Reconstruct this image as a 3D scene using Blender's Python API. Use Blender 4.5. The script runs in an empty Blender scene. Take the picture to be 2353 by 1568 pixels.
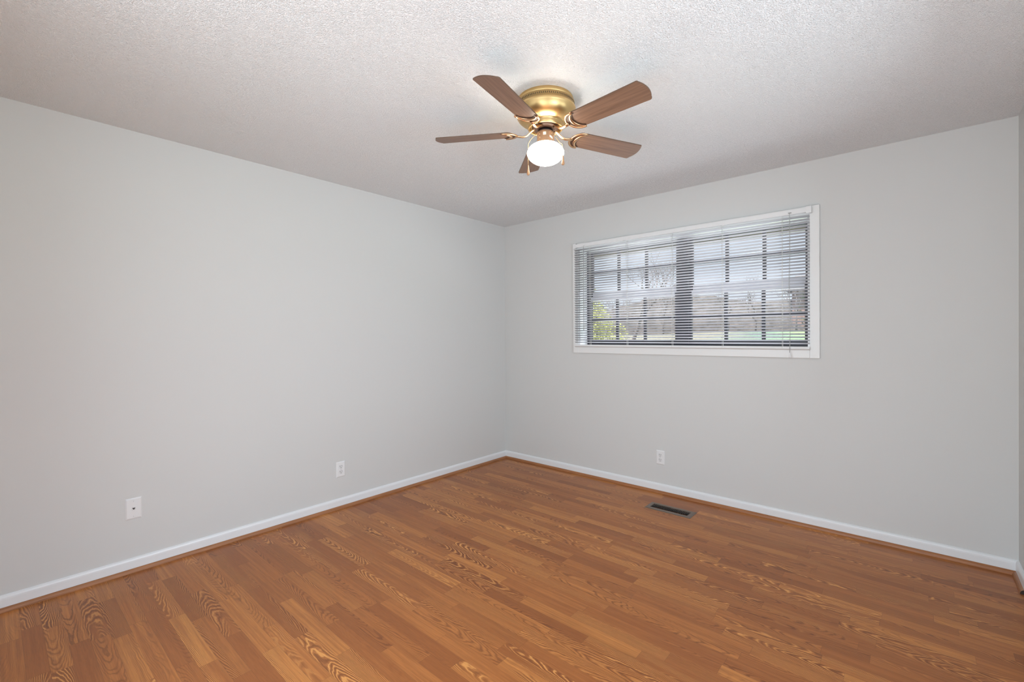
import bpy, bmesh, math, random
from mathutils import Matrix, Vector, Euler

# ------------------------------------------------------------------ camera
S = bpy.context.scene
C = S.collection
PI = math.pi
camd = bpy.data.cameras.new('camera')
cam = bpy.data.objects.new('camera', camd)
C.objects.link(cam)
camd.sensor_fit = 'HORIZONTAL'
camd.sensor_width = 36.0
camd.lens = 36.0 * 1052.187 / 2353.0
camd.shift_y = -(784.0 - 777.126) / 2353.0
camd.clip_start = 0.02
camd.clip_end = 300
m = Matrix(((0.752455, 0.001314, 0.658642, 3.250551),
            (0.658611, 0.008423, -0.752436, -3.603129),
            (-0.006537, 0.999964, 0.005473, 1.292489),
            (0, 0, 0, 1)))
cam.matrix_world = m
S.camera = cam

# ------------------------------------------------------------------ world, sun, fill panels
S.view_settings.view_transform = 'Standard'
S.view_settings.look = 'None'
S.view_settings.gamma = 1.0
S.view_settings.use_curve_mapping = False
S.view_settings.exposure = -0.05

W = bpy.data.worlds.new('sky')
S.world = W
W.use_nodes = True
wn = W.node_tree
wn.nodes.clear()
wo = wn.nodes.new('ShaderNodeOutputWorld')
wb = wn.nodes.new('ShaderNodeBackground')
wr = wn.nodes.new('ShaderNodeValToRGB')
wx = wn.nodes.new('ShaderNodeSeparateXYZ')
wt = wn.nodes.new('ShaderNodeTexCoord')
wn.links.new(wt.outputs['Generated'], wx.inputs[0])
wn.links.new(wx.outputs['Z'], wr.inputs[0])
wr.color_ramp.elements[0].position = 0.0
wr.color_ramp.elements[0].color = (0.86, 0.93, 1.0, 1)
wr.color_ramp.elements[1].position = 0.18
wr.color_ramp.elements[1].color = (0.78, 0.90, 1.05, 1)
e_ = wr.color_ramp.elements.new(0.45)
e_.color = (2.0, 2.3, 2.7, 1)
# extra sky brightness added above the window's view to light jamb and slats
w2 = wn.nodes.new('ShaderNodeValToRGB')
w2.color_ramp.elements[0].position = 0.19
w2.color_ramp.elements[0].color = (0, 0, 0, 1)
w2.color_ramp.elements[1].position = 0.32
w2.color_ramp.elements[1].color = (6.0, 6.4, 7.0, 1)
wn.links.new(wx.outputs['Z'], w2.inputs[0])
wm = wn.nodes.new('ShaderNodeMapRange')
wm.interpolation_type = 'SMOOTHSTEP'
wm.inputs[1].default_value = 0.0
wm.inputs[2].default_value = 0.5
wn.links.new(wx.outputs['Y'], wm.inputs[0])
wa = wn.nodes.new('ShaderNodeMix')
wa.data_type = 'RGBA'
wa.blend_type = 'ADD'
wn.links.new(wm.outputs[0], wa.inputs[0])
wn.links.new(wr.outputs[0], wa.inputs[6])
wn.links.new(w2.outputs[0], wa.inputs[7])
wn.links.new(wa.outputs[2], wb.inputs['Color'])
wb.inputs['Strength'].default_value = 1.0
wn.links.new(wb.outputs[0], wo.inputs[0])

def light(name, kind, loc, rot, energy, color, **kw):
    d = bpy.data.lights.new(name, kind)
    d.energy = energy
    d.color = color
    for k, v in kw.items():
        setattr(d, k, v)
    o = bpy.data.objects.new(name, d)
    o.location = loc
    o.rotation_euler = rot
    C.objects.link(o)
    return o

# sun from behind the house lights the yard the window looks at
light('sun', 'SUN', (2, -20, 20), (math.radians(27), 0, math.radians(-25)), 14.5, (1.0, 0.99, 0.97), angle=0.01)
# fill panel added outside a made-up opening in the right-hand wall
light('side_fill_panel', 'AREA', (5.4, -2.10, 1.55), (0, math.radians(94), 0), 163, (0.835, 0.985, 1.10),
      shape='RECTANGLE', size=2.2, size_y=3.2)
# fill panel added outside the doorway, brightening ceiling and walls from the camera side
light('doorway_fill_panel', 'AREA', (2.55, -4.45, 1.05), (math.radians(100), 0, 0), 56, (0.87, 0.985, 1.055),
      shape='RECTANGLE', size=2.1, size_y=2.0)


# ------------------------------------------------------------------ materials
def mat(name, col, rough=0.5, metal=0.0, spec=0.5, **kw):
    mm = bpy.data.materials.new(name)
    mm.use_nodes = True
    b = mm.node_tree.nodes['Principled BSDF']
    b.inputs['Base Color'].default_value = (*col, 1)
    b.inputs['Roughness'].default_value = rough
    b.inputs['Metallic'].default_value = metal
    b.inputs['Specular IOR Level'].default_value = spec
    for k, v in kw.items():
        b.inputs[k].default_value = v
    return mm

class NT:
    """small helper for writing node trees"""
    def __init__(self, mm):
        self.t = mm.node_tree
        self.b = self.t.nodes['Principled BSDF']
    def n(self, typ, **props):
        o = self.t.nodes.new(typ)
        for k, v in props.items():
            setattr(o, k, v)
        return o
    def l(self, a, b):
        self.t.links.new(a, b)
    def val(self, x, sock):
        if isinstance(x, (int, float)):
            sock.default_value = x
        elif isinstance(x, (tuple, list)):
            sock.default_value = x
        else:
            self.l(x, sock)
    def math(self, op, a, b=0.0, c=None, clamp=False):
        o = self.n('ShaderNodeMath', operation=op, use_clamp=clamp)
        self.val(a, o.inputs[0])
        self.val(b, o.inputs[1])
        if c is not None:
            self.val(c, o.inputs[2])
        return o.outputs[0]
    def xyz(self, x, y, z):
        o = self.n('ShaderNodeCombineXYZ')
        self.val(x, o.inputs[0]); self.val(y, o.inputs[1]); self.val(z, o.inputs[2])
        return o.outputs[0]
    def noise(self, vec, scale, detail=2.0, rough=0.5, dist=0.0):
        o = self.n('ShaderNodeTexNoise')
        self.l(vec, o.inputs['Vector'])
        o.inputs['Scale'].default_value = scale
        o.inputs['Detail'].default_value = detail
        o.inputs['Roughness'].default_value = rough
        o.inputs['Distortion'].default_value = dist
        return o.outputs['Fac']
    def ramp(self, fac, stops):
        o = self.n('ShaderNodeValToRGB')
        els = o.color_ramp.elements
        while len(els) < len(stops):
            els.new(0.5)
        for e, (p_, c_) in zip(els, stops):
            e.position = p_
            e.color = (*c_, 1) if len(c_) == 3 else c_
        self.l(fac, o.inputs[0])
        return o.outputs[0]
    def sstep(self, x, a, b):
        o = self.n('ShaderNodeMapRange', interpolation_type='SMOOTHSTEP')
        self.val(x, o.inputs[0])
        o.inputs[1].default_value = a
        o.inputs[2].default_value = b
        return o.outputs[0]
    def mix(self, fac, a, b, mode='MIX'):
        o = self.n('ShaderNodeMix', data_type='RGBA', blend_type=mode)
        self.val(fac, o.inputs[0])
        self.val(a if not isinstance(a, tuple) else (*a, 1), o.inputs[6])
        self.val(b if not isinstance(b, tuple) else (*b, 1), o.inputs[7])
        return o.outputs[2]
    def bump(self, h, strength, dist):
        o = self.n('ShaderNodeBump')
        self.l(h, o.inputs['Height'])
        o.inputs['Strength'].default_value = strength
        o.inputs['Distance'].default_value = dist
        self.l(o.outputs[0], self.b.inputs['Normal'])

def obj_coord(nt):
    return nt.n('ShaderNodeTexCoord').outputs['Object']

M = {}

# painted wall: very faint roller stipple
M['wall'] = mat('wall_paint', (0.655, 0.655, 0.643), 0.55, spec=0.3)
nt = NT(M['wall'])
nt.bump(nt.noise(obj_coord(nt), 160, 3), 0.05, 0.002)

# sprayed popcorn ceiling
M['ceiling'] = mat('popcorn_ceiling', (0.955, 0.965, 0.975), 0.8, spec=0.25)
nt = NT(M['ceiling'])
oc = obj_coord(nt)
n1 = nt.noise(oc, 235, 2, 0.55, 0.2)
n2 = nt.noise(oc, 560, 2, 0.5)
vo = nt.n('ShaderNodeTexVoronoi')
nt.l(oc, vo.inputs['Vector'])
vo.inputs['Scale'].default_value = 92
pits = nt.sstep(vo.outputs['Distance'], 0.05, 0.34)        # scattered pin-holes between the grains
h = nt.math('ADD', nt.math('ADD', nt.sstep(n1, 0.36, 0.60), nt.math('MULTIPLY', n2, 0.30)), nt.math('MULTIPLY', pits, 0.9))
nt.bump(h, 0.86, 0.0038)

M['white_trim'] = mat('white_trim_paint', (0.80, 0.81, 0.82), 0.32)
M['casing'] = mat('white_casing_paint', (0.80, 0.80, 0.79), 0.38)
M['jamb'] = mat('white_jamb_paint_daylit', (0.90, 0.90, 0.90), 0.3)  # casing white lightened to put the outdoor glow into the colour
M['plastic'] = mat('white_plastic', (0.80, 0.80, 0.80), 0.3)
M['plastic_dim'] = mat('white_plastic_insert', (0.74, 0.74, 0.74), 0.35)
M['black'] = mat('black_slot', (0.012, 0.011, 0.01), 0.6)
M['screw'] = mat('screw_paint', (0.62, 0.62, 0.62), 0.35, 0.2)

# three-strip oak laminate, planks along x
def wood_floor(name, strip=0.064, board=0.40):
    mm = mat(name, (0.3, 0.12, 0.05), 0.34, spec=0.36)
    nt = NT(mm)
    oc = obj_coord(nt)
    sx = nt.n('ShaderNodeSeparateXYZ')
    nt.l(oc, sx.inputs[0])
    X, Y = sx.outputs[0], sx.outputs[1]
    yr = nt.math('DIVIDE', Y, strip)
    row = nt.math('FLOOR', yr)
    yf = nt.math('SUBTRACT', yr, row)
    wn1 = nt.n('ShaderNodeTexWhiteNoise', noise_dimensions='1D')
    nt.l(row, wn1.inputs['W'])
    rr = wn1.outputs['Value']
    L = nt.math('MULTIPLY_ADD', rr, 0.22, board)
    xs = nt.math('DIVIDE', nt.math('MULTIPLY_ADD', rr, 37.3, X), L)
    col = nt.math('FLOOR', xs)
    xf = nt.math('SUBTRACT', xs, col)
    wn2 = nt.n('ShaderNodeTexWhiteNoise', noise_dimensions='2D')
    nt.l(nt.xyz(row, col, 0.0), wn2.inputs['Vector'])
    sc = nt.n('ShaderNodeSeparateColor')
    nt.l(wn2.outputs['Color'], sc.inputs[0])
    r1, r2, r3 = sc.outputs[0], sc.outputs[1], sc.outputs[2]
    # growth rings: nested arches along each strip, off-centre by a random amount
    gx = nt.math('MULTIPLY_ADD', r2, 31.0, X)
    gy = nt.math('MULTIPLY_ADD', r3, 17.0, Y)
    seed = nt.math('MULTIPLY', r1, 40.0)
    big = nt.noise(nt.xyz(nt.math('MULTIPLY', gx, 4.5), nt.math('MULTIPLY', gy, 15.0), seed), 1.0, 1.5, 0.45, 0.1)
    wob = nt.noise(nt.xyz(nt.math('MULTIPLY', gx, 22.0), nt.math('MULTIPLY', gy, 75.0), seed), 1.0, 2.0, 0.55)
    wn3 = nt.n('ShaderNodeTexWhiteNoise', noise_dimensions='3D')
    nt.l(nt.xyz(row, col, 5.0), wn3.inputs['Vector'])
    sc3 = nt.n('ShaderNodeSeparateColor')
    nt.l(wn3.outputs['Color'], sc3.inputs[0])
    q1, q2, q3 = sc3.outputs[0], sc3.outputs[1], sc3.outputs[2]
    yl = nt.math('MULTIPLY', nt.math('ADD', nt.math('SUBTRACT', yf, 0.5), nt.math('MULTIPLY', nt.math('SUBTRACT', q1, 0.5), 2.6)), strip)
    sgn = nt.math('SUBTRACT', nt.math('MULTIPLY', nt.math('GREATER_THAN', q2, 0.5), 2.0), 1.0)
    fx_ = nt.math('MULTIPLY', nt.math('MULTIPLY', gx, sgn), nt.math('MULTIPLY_ADD', q3, 13.0, 9.0))
    fy_ = nt.math('MULTIPLY', nt.math('MULTIPLY', yl, yl), 2100.0)
    fld = nt.math('ADD', nt.math('ADD', fx_, fy_), nt.math('ADD', nt.math('MULTIPLY', big, 6.0), nt.math('MULTIPLY', wob, 0.9)))
    s = nt.math('SINE', nt.math('MULTIPLY', fld, 2 * PI))
    line = nt.sstep(s, 0.15, 0.95)
    # figure is strong on some boards, faint on others, and fades in and out along them
    fade = nt.sstep(nt.noise(nt.xyz(nt.math('MULTIPLY', gx, 3.0), nt.math('MULTIPLY', gy, 22.0), nt.math('ADD', seed, 9.0)), 1.0, 1.0), 0.30, 0.55)
    amt = nt.math('MULTIPLY', nt.math('MULTIPLY', line, fade), nt.sstep(r2, 0.0, 0.6))
    fib = nt.noise(nt.xyz(nt.math('MULTIPLY', gx, 16.0), nt.math('MULTIPLY', gy, 520.0), seed), 1.0, 2.0, 0.6)
    strk = nt.noise(nt.xyz(nt.math('MULTIPLY', gx, 2.2), nt.math('MULTIPLY', gy, 85.0), seed), 1.0, 2.0, 0.6)
    tone = nt.ramp(r1, [(0.0, (0.265, 0.088, 0.029)), (0.35, (0.345, 0.122, 0.040)),
                        (0.7, (0.415, 0.155, 0.050)), (1.0, (0.485, 0.196, 0.064))])
    c = nt.mix(nt.sstep(strk, 0.30, 0.72), nt.mix(0.62, tone, (0.25, 0.08, 0.026)), tone)
    c = nt.mix(nt.math('MULTIPLY', nt.sstep(nt.math('MULTIPLY', s, -1.0), 0.3, 1.0),
                       nt.math('MULTIPLY', fade, nt.sstep(r3, 0.35, 0.9))), c, (0.58, 0.265, 0.095))
    c = nt.mix(nt.math('MULTIPLY', amt, 0.62), c, (0.125, 0.038, 0.015))
    c = nt.mix(1.0, c, nt.ramp(fib, [(0.25, (0.98, 0.96, 0.75)), (0.75, (1.36, 1.33, 1.04))]), 'MULTIPLY')
    # fine joints
    e = nt.math('MINIMUM', nt.math('MINIMUM', yf, nt.math('SUBTRACT', 1.0, yf)),
                nt.math('MULTIPLY', nt.math('MINIMUM', xf, nt.math('SUBTRACT', 1.0, xf)), 6.5))
    c = nt.mix(nt.math('MULTIPLY', nt.math('SUBTRACT', 1.0, nt.sstep(e, 0.0, 0.022)), 0.35), c, (0.12, 0.045, 0.02))
    nt.l(c, nt.b.inputs['Base Color'])
    nt.l(nt.math('MULTIPLY_ADD', fib, 0.12, 0.30), nt.b.inputs['Roughness'])
    nt.bump(fib, 0.08, 0.0006)
    return mm

M['floor'] = wood_floor('oak_laminate')

def stained(name, a, b, gx=6.0, gy=160.0, rough=0.4, axis=0):
    mm = mat(name, a, rough, spec=0.4)
    nt = NT(mm)
    sx = nt.n('ShaderNodeSeparateXYZ')
    nt.l(obj_coord(nt), sx.inputs[0])
    i = [0, 1, 2]
    i.remove(axis)
    v = nt.xyz(nt.math('MULTIPLY', sx.outputs[axis], gx), nt.math('MULTIPLY', sx.outputs[i[0]], gy),
               nt.math('MULTIPLY', sx.outputs[i[1]], gy))
    nt.l(nt.ramp(nt.noise(v, 1.0, 3.0, 0.6), [(0.3, a), (0.7, b)]), nt.b.inputs['Base Color'])
    return mm

M['shoe_x'] = stained('stained_shoe_mould_along_window_wall', (0.27, 0.10, 0.036), (0.42, 0.175, 0.066), axis=0)
M['shoe_y'] = stained('stained_shoe_mould_along_side_wall', (0.27, 0.11, 0.045), (0.42, 0.185, 0.08), axis=1)
M['dark_end'] = mat('dark_cut_end', (0.03, 0.018, 0.012), 0.7)  # end face coloured darker than the rest of the moulding

# fan
M['brass'] = mat('antique_brass', (0.72, 0.50, 0.225), 0.30, 1.0)
nt = NT(M['brass'])
sx = nt.n('ShaderNodeSeparateXYZ')
nt.l(obj_coord(nt), sx.inputs[0])
nt.l(nt.math('MULTIPLY_ADD', nt.noise(nt.xyz(0.0, 0.0, nt.math('MULTIPLY', sx.outputs[2], 900.0)), 1.0, 2.0), 0.10, 0.33), nt.b.inputs['Roughness'])
M['copper'] = mat('antique_copper', (0.66, 0.40, 0.23), 0.32, 1.0)
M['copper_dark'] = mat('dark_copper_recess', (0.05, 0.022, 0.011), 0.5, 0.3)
M['bronze'] = mat('bronze_switch_housing', (0.27, 0.165, 0.10), 0.45, 0.35)
M['gunmetal'] = mat('dark_gunmetal', (0.05, 0.05, 0.055), 0.2, 0.9)
M['blade'] = stained('walnut_blade', (0.150, 0.080, 0.048), (0.265, 0.150, 0.095), gx=3.5, gy=70.0, rough=0.38, axis=0)
M['blade_edge'] = mat('blade_edge', (0.11, 0.06, 0.035), 0.5)
M['sticker'] = mat('cream_sticker', (0.78, 0.70, 0.52), 0.6)
M['foil'] = mat('silver_sticker', (0.62, 0.58, 0.50), 0.4, 0.3)
M['ink'] = mat('sticker_ink', (0.10, 0.07, 0.05), 0.6)
M['chain'] = mat('brass_chain', (0.62, 0.42, 0.20), 0.3, 1.0)
M['pendant'] = stained('wooden_pull', (0.30, 0.15, 0.07), (0.48, 0.27, 0.14), gx=9, gy=150, rough=0.3, axis=2)
M['globe'] = mat('lit_frosted_globe', (0.95, 0.93, 0.85), 0.3)
g = M['globe'].node_tree.nodes['Principled BSDF']
g.inputs['Emission Color'].default_value = (1.0, 0.93, 0.80, 1)
g.inputs['Emission Strength'].default_value = 19.0

# window
M['sash'] = mat('dark_bronze_sash', (0.014, 0.014, 0.022), 0.45)
M['rail_light'] = mat('pale_meeting_rail', (0.70, 0.70, 0.75), 0.45)
M['slat'] = mat('white_enamel_slat', (0.63, 0.63, 0.66), 0.35)
M['blind_plastic'] = mat('white_blind_hardware', (0.80, 0.80, 0.80), 0.4)
M['cord'] = mat('white_cord', (0.78, 0.77, 0.74), 0.7)
M['wand'] = mat('clear_grey_wand', (0.40, 0.40, 0.40), 0.2)
gl = bpy.data.materials.new('window_glass')
gl.use_nodes = True
t = gl.node_tree
t.nodes.clear()
o_ = t.nodes.new('ShaderNodeOutputMaterial')
mx = t.nodes.new('ShaderNodeMixShader')
tr = t.nodes.new('ShaderNodeBsdfTransparent')
gs = t.nodes.new('ShaderNodeBsdfGlossy')
gs.inputs['Roughness'].default_value = 0.15
mx.inputs[0].default_value = 0.02
t.links.new(tr.outputs[0], mx.inputs[1])
t.links.new(gs.outputs[0], mx.inputs[2])
t.links.new(mx.outputs[0], o_.inputs[0])
M['glass'] = gl

# register
M['register'] = mat('brown_register_enamel', (0.155, 0.115, 0.088), 0.4)
M['louver'] = mat('dark_louver', (0.05, 0.042, 0.038), 0.45, 0.3)

# outdoors
M['lawn'] = mat('lawn_grass', (0.2, 0.3, 0.08), 0.9, spec=0.1)
nt = NT(M['lawn'])
sx = nt.n('ShaderNodeSeparateXYZ')
nt.l(obj_coord(nt), sx.inputs[0])
lx_ = nt.math('ADD', nt.math('MULTIPLY', sx.outputs[0], 0.10), nt.math('MULTIPLY', nt.noise(obj_coord(nt), 0.5, 5, 0.65), 0.5))
nt.l(nt.ramp(nt.math('ADD', lx_, 0.45), [(0.30, (0.100, 0.092, 0.062)), (0.52, (0.055, 0.085, 0.060)), (0.75, (0.095, 0.140, 0.050))]), nt.b.inputs['Base Color'])
M['bounce_pale'] = mat('pale_bounce_slab', (0.72, 0.72, 0.71), 0.9, spec=0.1)
M['hill'] = mat('brown_grey_woods', (0.1, 0.09, 0.085), 1.0, spec=0.0)
nt = NT(M['hill'])
nt.l(nt.ramp(nt.noise(obj_coord(nt), 1.1, 6, 0.75, 1.0), [(0.35, (0.030, 0.028, 0.024)), (0.62, (0.095, 0.083, 0.074))]), nt.b.inputs['Base Color'])
M['eave'] = mat('eave_soffit_paint', (0.74, 0.78, 0.70), 0.7)
M['fascia'] = mat('olive_brown_fascia', (0.085, 0.075, 0.03), 0.7)
M['leaf'] = mat('yellow_green_leaf', (0.30, 0.31, 0.085), 0.7, spec=0.2)
M['leaf_dark'] = mat('dull_green_leaf', (0.05, 0.07, 0.028), 0.7, spec=0.2)
M['bark'] = mat('grey_bark', (0.11, 0.095, 0.085), 0.9, spec=0.1)
M['twig'] = mat('pale_grey_twig', (0.17, 0.15, 0.143), 0.9, spec=0.1)
M['brick'] = mat('red_brown_brick', (0.45, 0.26, 0.20), 0.9, spec=0.1)
nt = NT(M['brick'])
bt = nt.n('ShaderNodeTexBrick')
bt.inputs['Color1'].default_value = (0.22, 0.125, 0.105, 1)
bt.inputs['Color2'].default_value = (0.17, 0.095, 0.08, 1)
bt.inputs['Mortar'].default_value = (0.25, 0.22, 0.20, 1)
bt.inputs['Scale'].default_value = 4.0
sx = nt.n('ShaderNodeSeparateXYZ')
nt.l(obj_coord(nt), sx.inputs[0])
nt.l(nt.xyz(nt.math('ADD', sx.outputs[0], sx.outputs[1]), sx.outputs[2], 0.0), bt.inputs['Vector'])
nt.l(bt.outputs[0], nt.b.inputs['Base Color'])
M['shingle'] = mat('grey_brown_shingle', (0.09, 0.08, 0.075), 0.9, spec=0.1)


# ------------------------------------------------------------------ mesh helpers
def box(bm, lo, hi, mi=0):
    x0, y0, z0 = lo
    x1, y1, z1 = hi
    v = [bm.verts.new(p) for p in ((x0, y0, z0), (x1, y0, z0), (x1, y1, z0), (x0, y1, z0),
                                   (x0, y0, z1), (x1, y0, z1), (x1, y1, z1), (x0, y1, z1))]
    fs = [bm.faces.new([v[i] for i in f]) for f in
          ((0, 3, 2, 1), (4, 5, 6, 7), (0, 1, 5, 4), (1, 2, 6, 5), (2, 3, 7, 6), (3, 0, 4, 7))]
    for f in fs:
        f.material_index = mi
    return v, fs

def bevbox(bm, lo, hi, r=0.002, seg=2, mi=0):
    b2 = bmesh.new()
    box(b2, lo, hi, mi)
    bmesh.ops.bevel(b2, geom=list(b2.edges), offset=r, segments=seg, profile=0.5, affect='EDGES')
    merge(bm, b2)

def merge(bm, b2, mx=None, mi=None):
    if mx is not None:
        b2.transform(mx)
    mp = {}
    for v in b2.verts:
        mp[v] = bm.verts.new(v.co)
    for f in b2.faces:
        nf = bm.faces.new([mp[v] for v in f.verts])
        nf.material_index = f.material_index if mi is None else mi
        nf.smooth = f.smooth
    b2.free()

def lathe(bm, prof, seg=48, mi=0, cap0=False, cap1=False):
    rings = []
    for r, z in prof:
        if r < 1e-5:
            rings.append([bm.verts.new((0, 0, z))])
        else:
            rings.append([bm.verts.new((r * math.cos(2 * PI * i / seg), r * math.sin(2 * PI * i / seg), z)) for i in range(seg)])
    for a, b in zip(rings, rings[1:]):
        for i in range(seg):
            j = (i + 1) % seg
            if len(a) == 1 and len(b) == 1:
                continue
            if len(a) == 1:
                f = bm.faces.new((a[0], b[j], b[i]))
            elif len(b) == 1:
                f = bm.faces.new((a[i], a[j], b[0]))
            else:
                f = bm.faces.new((a[i], a[j], b[j], b[i]))
            f.smooth = True
            f.material_index = mi
    if cap0 and len(rings[0]) > 1:
        bm.faces.new(list(reversed(rings[0]))).material_index = mi
    if cap1 and len(rings[-1]) > 1:
        bm.faces.new(rings[-1]).material_index = mi

def tube(bm, pts, rad, seg=8, mi=0, flat=1.0, up=Vector((0, 0, 1))):
    """swept tube; rad scalar or list; flat squashes it along 'up'"""
    pts = [Vector(p) for p in pts]
    n = len(pts)
    rs = rad if isinstance(rad, (list, tuple)) else [rad] * n
    rings = []
    for i, p in enumerate(pts):
        d = (pts[min(i + 1, n - 1)] - pts[max(i - 1, 0)]).normalized()
        u = up if abs(d.dot(up)) < 0.95 else Vector((1, 0, 0))
        s = d.cross(u).normalized()
        w = s.cross(d).normalized()
        rings.append([bm.verts.new(p + s * rs[i] * math.cos(2 * PI * k / seg) + w * rs[i] * flat * math.sin(2 * PI * k / seg)) for k in range(seg)])
    for a, b in zip(rings, rings[1:]):
        for k in range(seg):
            j = (k + 1) % seg
            f = bm.faces.new((a[k], a[j], b[j], b[k]))
            f.smooth = True
            f.material_index = mi
    bm.faces.new(list(reversed(rings[0]))).material_index = mi
    bm.faces.new(rings[-1]).material_index = mi

def prism(bm, poly, h0, h1, mi=0):
    """polygon in xy extruded in z"""
    a = [bm.verts.new((x, y, h0)) for x, y in poly]
    b = [bm.verts.new((x, y, h1)) for x, y in poly]
    n = len(poly)
    bm.faces.new(list(reversed(a))).material_index = mi
    bm.faces.new(b).material_index = mi
    for i in range(n):
        j = (i + 1) % n
        bm.faces.new((a[i], a[j], b[j], b[i])).material_index = mi

def extrude_profile(bm, prof, p0, p1, out, mi=0):
    """profile [(offset along 'out', z)] swept from p0 to p1"""
    p0, p1, out = Vector(p0), Vector(p1), Vector(out)
    a = [bm.verts.new(p0 + out * d + Vector((0, 0, z))) for d, z in prof]
    b = [bm.verts.new(p1 + out * d + Vector((0, 0, z))) for d, z in prof]
    n = len(prof)
    for i in range(n):
        j = (i + 1) % n
        f = bm.faces.new((a[i], a[j], b[j], b[i]))
        f.material_index = mi
    bm.faces.new(list(reversed(a)))
    bm.faces.new(b)

def obj(name, bm, mats, parent=None, loc=None, mx=None, recalc=True):
    if recalc:
        bmesh.ops.recalc_face_normals(bm, faces=list(bm.faces))
    me = bpy.data.meshes.new(name)
    bm.to_mesh(me)
    bm.free()
    for q in (mats if isinstance(mats, (list, tuple)) else [mats]):
        me.materials.append(M[q])
    o = bpy.data.objects.new(name, me)
    C.objects.link(o)
    if parent is not None:
        o.parent = parent
    if loc is not None:
        o.location = loc
    if mx is not None:
        o.matrix_local = mx
    return o

def copy_obj(o, parent, mx=None, deep=True):
    c = o.copy()
    C.objects.link(c)
    c.parent = parent
    if mx is not None:
        c.matrix_local = mx
    if deep:
        for ch in list(o.children):
            copy_obj(ch, c)
    return c

def empty(name, loc, rz=0.0):
    o = bpy.data.objects.new(name, None)
    o.empty_display_size = 0.1
    o.location = loc
    o.rotation_euler = (0, 0, rz)
    C.objects.link(o)
    return o

def tag(o, label, cat, group=None, kind=None):
    o['label'] = label
    o['category'] = cat
    if group:
        o['group'] = group
    if kind:
        o['kind'] = kind
    return o

def struct(name, bm, mats, label=None, cat=None, parent=None, **kw):
    o = obj(name, bm, mats, parent, **kw)
    if parent is None:
        o['kind'] = 'structure'
        if label:
            o['label'] = label
        if cat:
            o['category'] = cat
    return o


# ------------------------------------------------------------------ room shell
RW, RL, RH = 3.674, 3.86, 2.44          # width (x), length (-y), height
T = 0.20                                # wall thickness
# window opening in the far wall
OX0, OX1, OZ0, OZ1 = 0.925, 2.735, 1.185, 2.082
# floor register hole
VX0, VX1, VY0, VY1 = 1.765, 2.045, -0.350, -0.272

bm = bmesh.new()
box(bm, (-T, -RL - T, -0.12), (RW + T, VY0, 0))
box(bm, (-T, VY1, -0.12), (RW + T, T, 0))
box(bm, (-T, VY0, -0.12), (VX0, VY1, 0))
box(bm, (VX1, VY0, -0.12), (RW + T, VY1, 0))
struct('floor', bm, 'floor', 'reddish oak strip laminate floor of the empty room', 'floor')

bm = bmesh.new()
box(bm, (-T, -RL - T, RH), (RW + T, T, RH + 0.15))
struct('ceiling', bm, 'ceiling', 'white sprayed popcorn textured ceiling', 'ceiling')

bm = bmesh.new()
box(bm, (-T, -RL - T, 0), (0, T, RH))
struct('wall_left', bm, 'wall', 'plain light grey wall left of the room corner', 'wall')

bm = bmesh.new()
box(bm, (0, 0, 0), (OX0, T, RH))
box(bm, (OX1, 0, 0), (RW, T, RH))
box(bm, (OX0, 0, 0), (OX1, T, OZ0))
box(bm, (OX0, 0, OZ1), (OX1, T, RH))
struct('wall_far', bm, 'wall', 'light grey wall with the wide window', 'wall')

bm = bmesh.new()                         # right wall with an opening added to let the side fill panel in
wy0, wy1, wz0, wz1 = -2.98, -1.22, 1.10, 2.10
box(bm, (RW, -RL - T, 0), (RW + T, wy0, RH))
box(bm, (RW, wy1, 0), (RW + T, T, RH))
box(bm, (RW, wy0, 0), (RW + T, wy1, wz0))
box(bm, (RW, wy0, wz1), (RW + T, wy1, RH))
struct('wall_right', bm, 'wall', 'sliver of grey wall at the right edge of the picture', 'wall')

bm = bmesh.new()                         # wall behind the camera, doorway widened to let the fill panel in
dx0, dx1, dz1 = 1.50, 3.62, 2.15
box(bm, (0, -RL - T, 0), (dx0, -RL, RH))
box(bm, (dx1, -RL - T, 0), (RW, -RL, RH))
box(bm, (dx0, -RL - T, dz1), (dx1, -RL, RH))
struct('wall_behind', bm, 'wall', 'grey wall with the doorway behind the viewpoint', 'wall')

# baseboards with a rounded top, and stained shoe moulding
bp = [(0, 0.0), (0.013, 0.0), (0.013, 0.056), (0.0122, 0.064), (0.0095, 0.0705), (0.005, 0.0745), (0, 0.0765)]
sp = [(0.0130, 0.0)] + [(0.0130 + 0.0145 * math.cos(a), 0.021 * math.sin(a)) for a in [i * PI / 12 for i in range(0, 7)]]
bm = bmesh.new()
extrude_profile(bm, bp, (0, 0, 0), (0, -RL, 0), (1, 0, 0))
struct('baseboard_left', bm, 'white_trim', 'white baseboard along the left wall', 'baseboard')
bm = bmesh.new()
extrude_profile(bm, bp, (0, 0, 0), (RW, 0, 0), (0, -1, 0))
struct('baseboard_far', bm, 'white_trim', 'white baseboard under the window', 'baseboard')
bm = bmesh.new()
extrude_profile(bm, bp, (RW, 0, 0), (RW, -RL, 0), (-1, 0, 0))
struct('baseboard_right', bm, 'white_trim', 'short white baseboard at the right edge of the picture', 'baseboard')
bm = bmesh.new()
extrude_profile(bm, sp, (0, -0.013, 0), (0, -RL, 0), (1, 0, 0))
struct('trim_1', bm, 'shoe_y', 'brown stained shoe moulding along the left wall', 'shoe moulding')
bm = bmesh.new()
extrude_profile(bm, sp, (0.013, 0, 0), (RW - 0.013, 0, 0), (0, -1, 0))
struct('trim_2', bm, 'shoe_x', 'brown stained shoe moulding along the window wall', 'shoe moulding')
bm = bmesh.new()
extrude_profile(bm, sp, (RW, -0.0275, 0), (RW, -0.262, 0), (-1, 0, 0))
bm.faces.ensure_lookup_table()
bm.faces[-1].material_index = 1
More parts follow.
